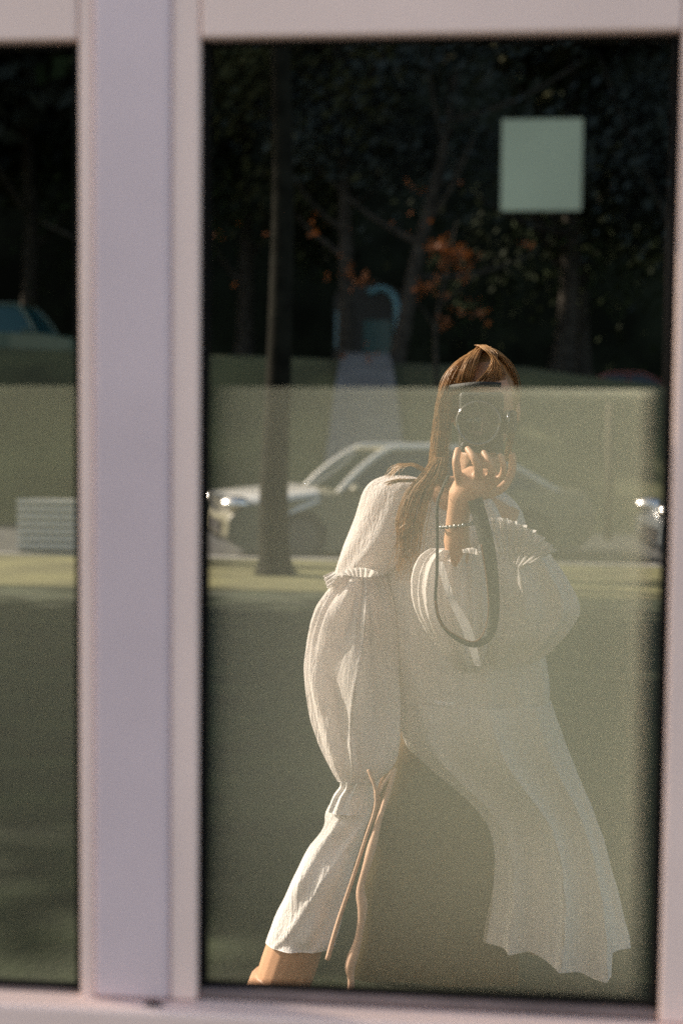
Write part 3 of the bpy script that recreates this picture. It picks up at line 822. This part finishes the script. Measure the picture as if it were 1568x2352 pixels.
S.tube(cp, [.0025 + .004 * i / len(cp) for i in range(len(cp))], 8); S.build('cord', M_cord, person, True)
S = MB()
S.tube(catmull([P(845, 1768, 3.34), P(858, 1800, 3.33), P(868, 1822, 3.33), P(884, 1795, 3.33), P(902, 1770, 3.34)], 6), .004, 8); S.build('cord', M_cord, person, True)

# --- hair: a cap and several hundred strands
r2 = random.Random(21)
S = MB(); S.ball(head_c + Vector((0, .018, .014)), (.086, .098, .122), 28, 20)
cap = S
# cut away the face side
keep = [q for q in cap.f if sum((cap.v[i] - head_c).y for i in q) / 4 > -.055 or sum((cap.v[i] - head_c).z for i in q) / 4 > .062]
cap.f = keep
hair = cap.build('hair', M_hair, person, True)
H = MB()
def strand(pts, r, jit):
    off = Vector((r2.gauss(0, jit), r2.gauss(0, jit), 0))
    q = []
    n_ = len(pts)
    for i, p in enumerate(pts):
        k = i / (n_ - 1)
        q.append(Vector(p) + off * (.35 + .8 * k) + Vector((r2.gauss(0, .002), r2.gauss(0, .002), 0)))
    pp = catmull(q, 5)
    H.tube(pp, [r * (1 - .75 * (i / (len(pp) - 1)) ** 3) for i in range(len(pp))], 3, cap=False)
def top(px, py, D=3.42): return P(px, py, D)
for k in range(560):     # left fall: parting, temple, down past the shoulder
    u = r2.random()
    dd = r2.uniform(-.03, .04)
    x0 = 1112 - 18 * u
    strand([top(x0 + 10, 796 + 4 * u, 3.44 + dd), top(1082 - 34 * u, 818 + 14 * u, 3.42 + dd), top(1040 - 22 * u + 12 * (1-u), 868 + 8 * u, 3.41 + dd), top(1030 - 24 * u, 930, 3.42 + dd), top(1024 - 28 * u, 1000, 3.43 + dd), top(1020 - 30 * u, 1060, 3.44 + dd), top(1020 - 34 * u, 1110, 3.45 + dd)], .0010, .0045)
for k in range(260):     # parted hair drawn over the left of the brow
    u = r2.random()
    strand([top(1108 - 6 * u, 794, 3.40), top(1092 - 22 * u, 822 + 6 * u, 3.372), top(1082 - 26 * u, 858 + 6 * u, 3.365), top(1074 - 30 * u, 898 + 10 * u, 3.38)], .0010, .0035)
for k in range(120):     # right fall, behind the camera
    u = r2.random(); dd = r2.uniform(-.02, .04)
    strand([top(1112 + 8 * u, 794 + 4 * u, 3.44 + dd), top(1150 + 14 * u, 820 + 8 * u, 3.44 + dd), top(1176 + 10 * u, 880, 3.46 + dd), top(1176 + 8 * u, 960, 3.50 + dd), top(1160 + 6 * u, 1060, 3.54 + dd)], .0012, .003)
for k in range(240):      # a lock swept over the crown, fringe over the brow
    u = r2.random()
    strand([top(1092 + 20 * u, 792, 3.40), top(1120 + 14 * u, 806 + 6 * u, 3.37), top(1146 - 20 * u, 835 + 8 * u, 3.358), top(1160 - 74 * u, 872 + 14 * u, 3.35)], .0011, .003)
for k in range(190):     # spread over the shoulder and chest
    u = r2.random(); dd = r2.uniform(-.03, .03); e = r2.uniform(1200, 1345)
    strand([top(1020 - 24 * u, 1050, 3.42 + dd), top(1012 - 46 * u, 1090, 3.39 + dd), top(992 - 60 * u, 1130, 3.375 + dd * .5), top(976 - 68 * u, 1190, 3.365 + dd * .4), top(965 - 55 * u, (1190 + e) / 2, 3.36 + dd * .4), top(950 - 44 * u + r2.gauss(0, 8), e, 3.36 + dd * .4)], .0010, .004)
for k in range(34):      # loose arcs on the shoulder
    u = r2.random(); dd = r2.uniform(-.02, .02)
    strand([top(1012, 1098, 3.42 + dd), top(985 - 10 * u, 1088 - 6 * u, 3.41 + dd), top(950 - 8 * u, 1072 - 8 * u, 3.40 + dd), top(918 - 12 * u, 1068 + 8 * r2.random(), 3.40 + dd), top(884 + 14 * u, 1094 + 6 * r2.random(), 3.41 + dd)], .0009, .006)
for k in range(30):
    u = r2.random()
    strand([top(1012, 1092, 3.40), top(960, 1100 + 6 * u, 3.385), top(912, 1100 + 8 * u, 3.40), top(882 + 10 * u, 1108 + 10 * u, 3.41)], .0010, .0025)
H.build('hair', M_hair, person, True)

# --- bracelet and ring of beads
br = thing('bracelet', 'beaded silver bracelet on the raised wrist', 'bracelet', P(1040, 1208, 3.24))
M_bead = mat('bead', (.30, .31, .30), .25, .7)
for k in range(26):
    a = 2 * math.pi * k / 26
    c = P(1050, 1206, 3.245) + Vector((math.cos(a) * .041, math.sin(a) * .033, .006 * math.cos(a)))
    S = MB(); S.ball(c, .0042 + .0006 * (k % 2), 8, 6); S.build('bead', M_bead, br, True)

# ------------------------------------------------------------------ the hand-held camera
M_cam = mat('black_camera_shell', (0.018, 0.018, 0.018), .45, bump=.2, bump_scale=300)
M_camg = mat('lens_glass', (0.010, 0.014, 0.013), .04, coat=1)
M_rimm = mat('lens_rim_metal', (0.10, 0.10, 0.10), .16, .7, coat=1)
M_camr = mat('black_lens_barrel', (0.012, 0.012, 0.012), .22, coat=.6)
cc = P(1108, 968, 3.30)
dc = thing('photo_camera', 'black camera held upright in front of the face by the woman', 'camera', cc)
S = MB(); S.box((cc.x - .055, 3.30, cc.z - .072), (cc.x + .048, 3.345, cc.z + .068)); bevel(S.build('body', M_cam, dc), .010, 3)
S = MB(); S.box((cc.x - .050, 3.262, cc.z - .071), (cc.x + .036, 3.2995, cc.z - .046)); bevel(S.build('grip', M_cam, dc), .009, 3)
S = MB(); S.box((cc.x + .0485, 3.285, cc.z - .028), (cc.x + .078, 3.335, cc.z + .026)); bevel(S.build('viewfinder_hump', M_cam, dc), .008, 3)
lc = P(1098, 972, 3.22)
S = MB(); lx, lz = lc.x, lc.z
S.tube([(lx, 3.299, lz), (lx, 3.27, lz), (lx, 3.268, lz), (lx, 3.225, lz), (lx, 3.222, lz), (lx, 3.212, lz)], [.040, .041, .046, .047, .050, .050], 48); S.build('lens', M_camr, dc, True).modifiers.new('e', 'EDGE_SPLIT')
S = MB(); n = 40
v = []; f = []
prof = [(.050, 3.2118), (.051, 3.205), (.047, 3.204), (.043, 3.216), (.040, 3.2165)]
for (r_, y) in prof:
    for k in range(n):
        a = 2 * math.pi * k / n; v.append((lx + r_ * math.cos(a), y, lz + r_ * math.sin(a)))
for i in range(len(prof) - 1):
    for k in range(n): f.append((i*n+k, i*n+(k+1) % n, (i+1)*n+(k+1) % n, (i+1)*n+k))
link('lens_rim', v, f, M_rimm, dc, True)
S = MB(); S.ball((lx, 3.222, lz), (.040, .014, .040), 32, 16); S.build('front_glass', M_camg, dc, True)
S = MB(); S.tube([(cc.x + .058, 3.281, cc.z - .022), (cc.x + .058, 3.281, cc.z + .022)], .0035, 12); S.build('dial', M_rimm, dc, True)
M_strap = mat('black_strap', (0.022, 0.026, 0.024), .7, bump=.3, bump_scale=200)
M_edge = mat('brown_leather_edge', (0.22, 0.09, 0.04), .6)
lp = [P(1030, 1092, 3.27), P(1014, 1128, 3.22), P(1004, 1160, 3.195), P(1004, 1230, 3.19), P(1003, 1310, 3.18), P(1000, 1380, 3.17), P(1012, 1430, 3.17), P(1042, 1462, 3.17), P(1085, 1480, 3.165), P(1122, 1462, 3.17), P(1134, 1410, 3.17), P(1130, 1330, 3.175), P(1118, 1250, 3.18), P(1100, 1180, 3.19), P(1086, 1130, 3.20), P(1080, 1090, 3.25)]
ribbon('strap', lp, lambda t: .007 + .026 * max(0, min(1, (t - .42) * 2.6)), .002, M_strap, dc)
lp2 = [p + Vector((-.0125 if i > 8 else 0, -.003, .006 if 6 < i < 11 else 0)) for i, p in enumerate(lp)][5:13]
ribbon('strap_edge', lp2, .003, .0014, M_edge, dc)
up = [P(1062, 905, 3.30), P(1050, 890, 3.34), P(1030, 886, 3.38), P(1012, 905, 3.39), P(1000, 950, 3.40)]
ribbon('strap', [P(1150, 884, 3.33), P(1105, 882, 3.31), P(1060, 886, 3.33), P(1030, 892, 3.38), P(1012, 912, 3.40)], .012, .002, M_strap, dc)
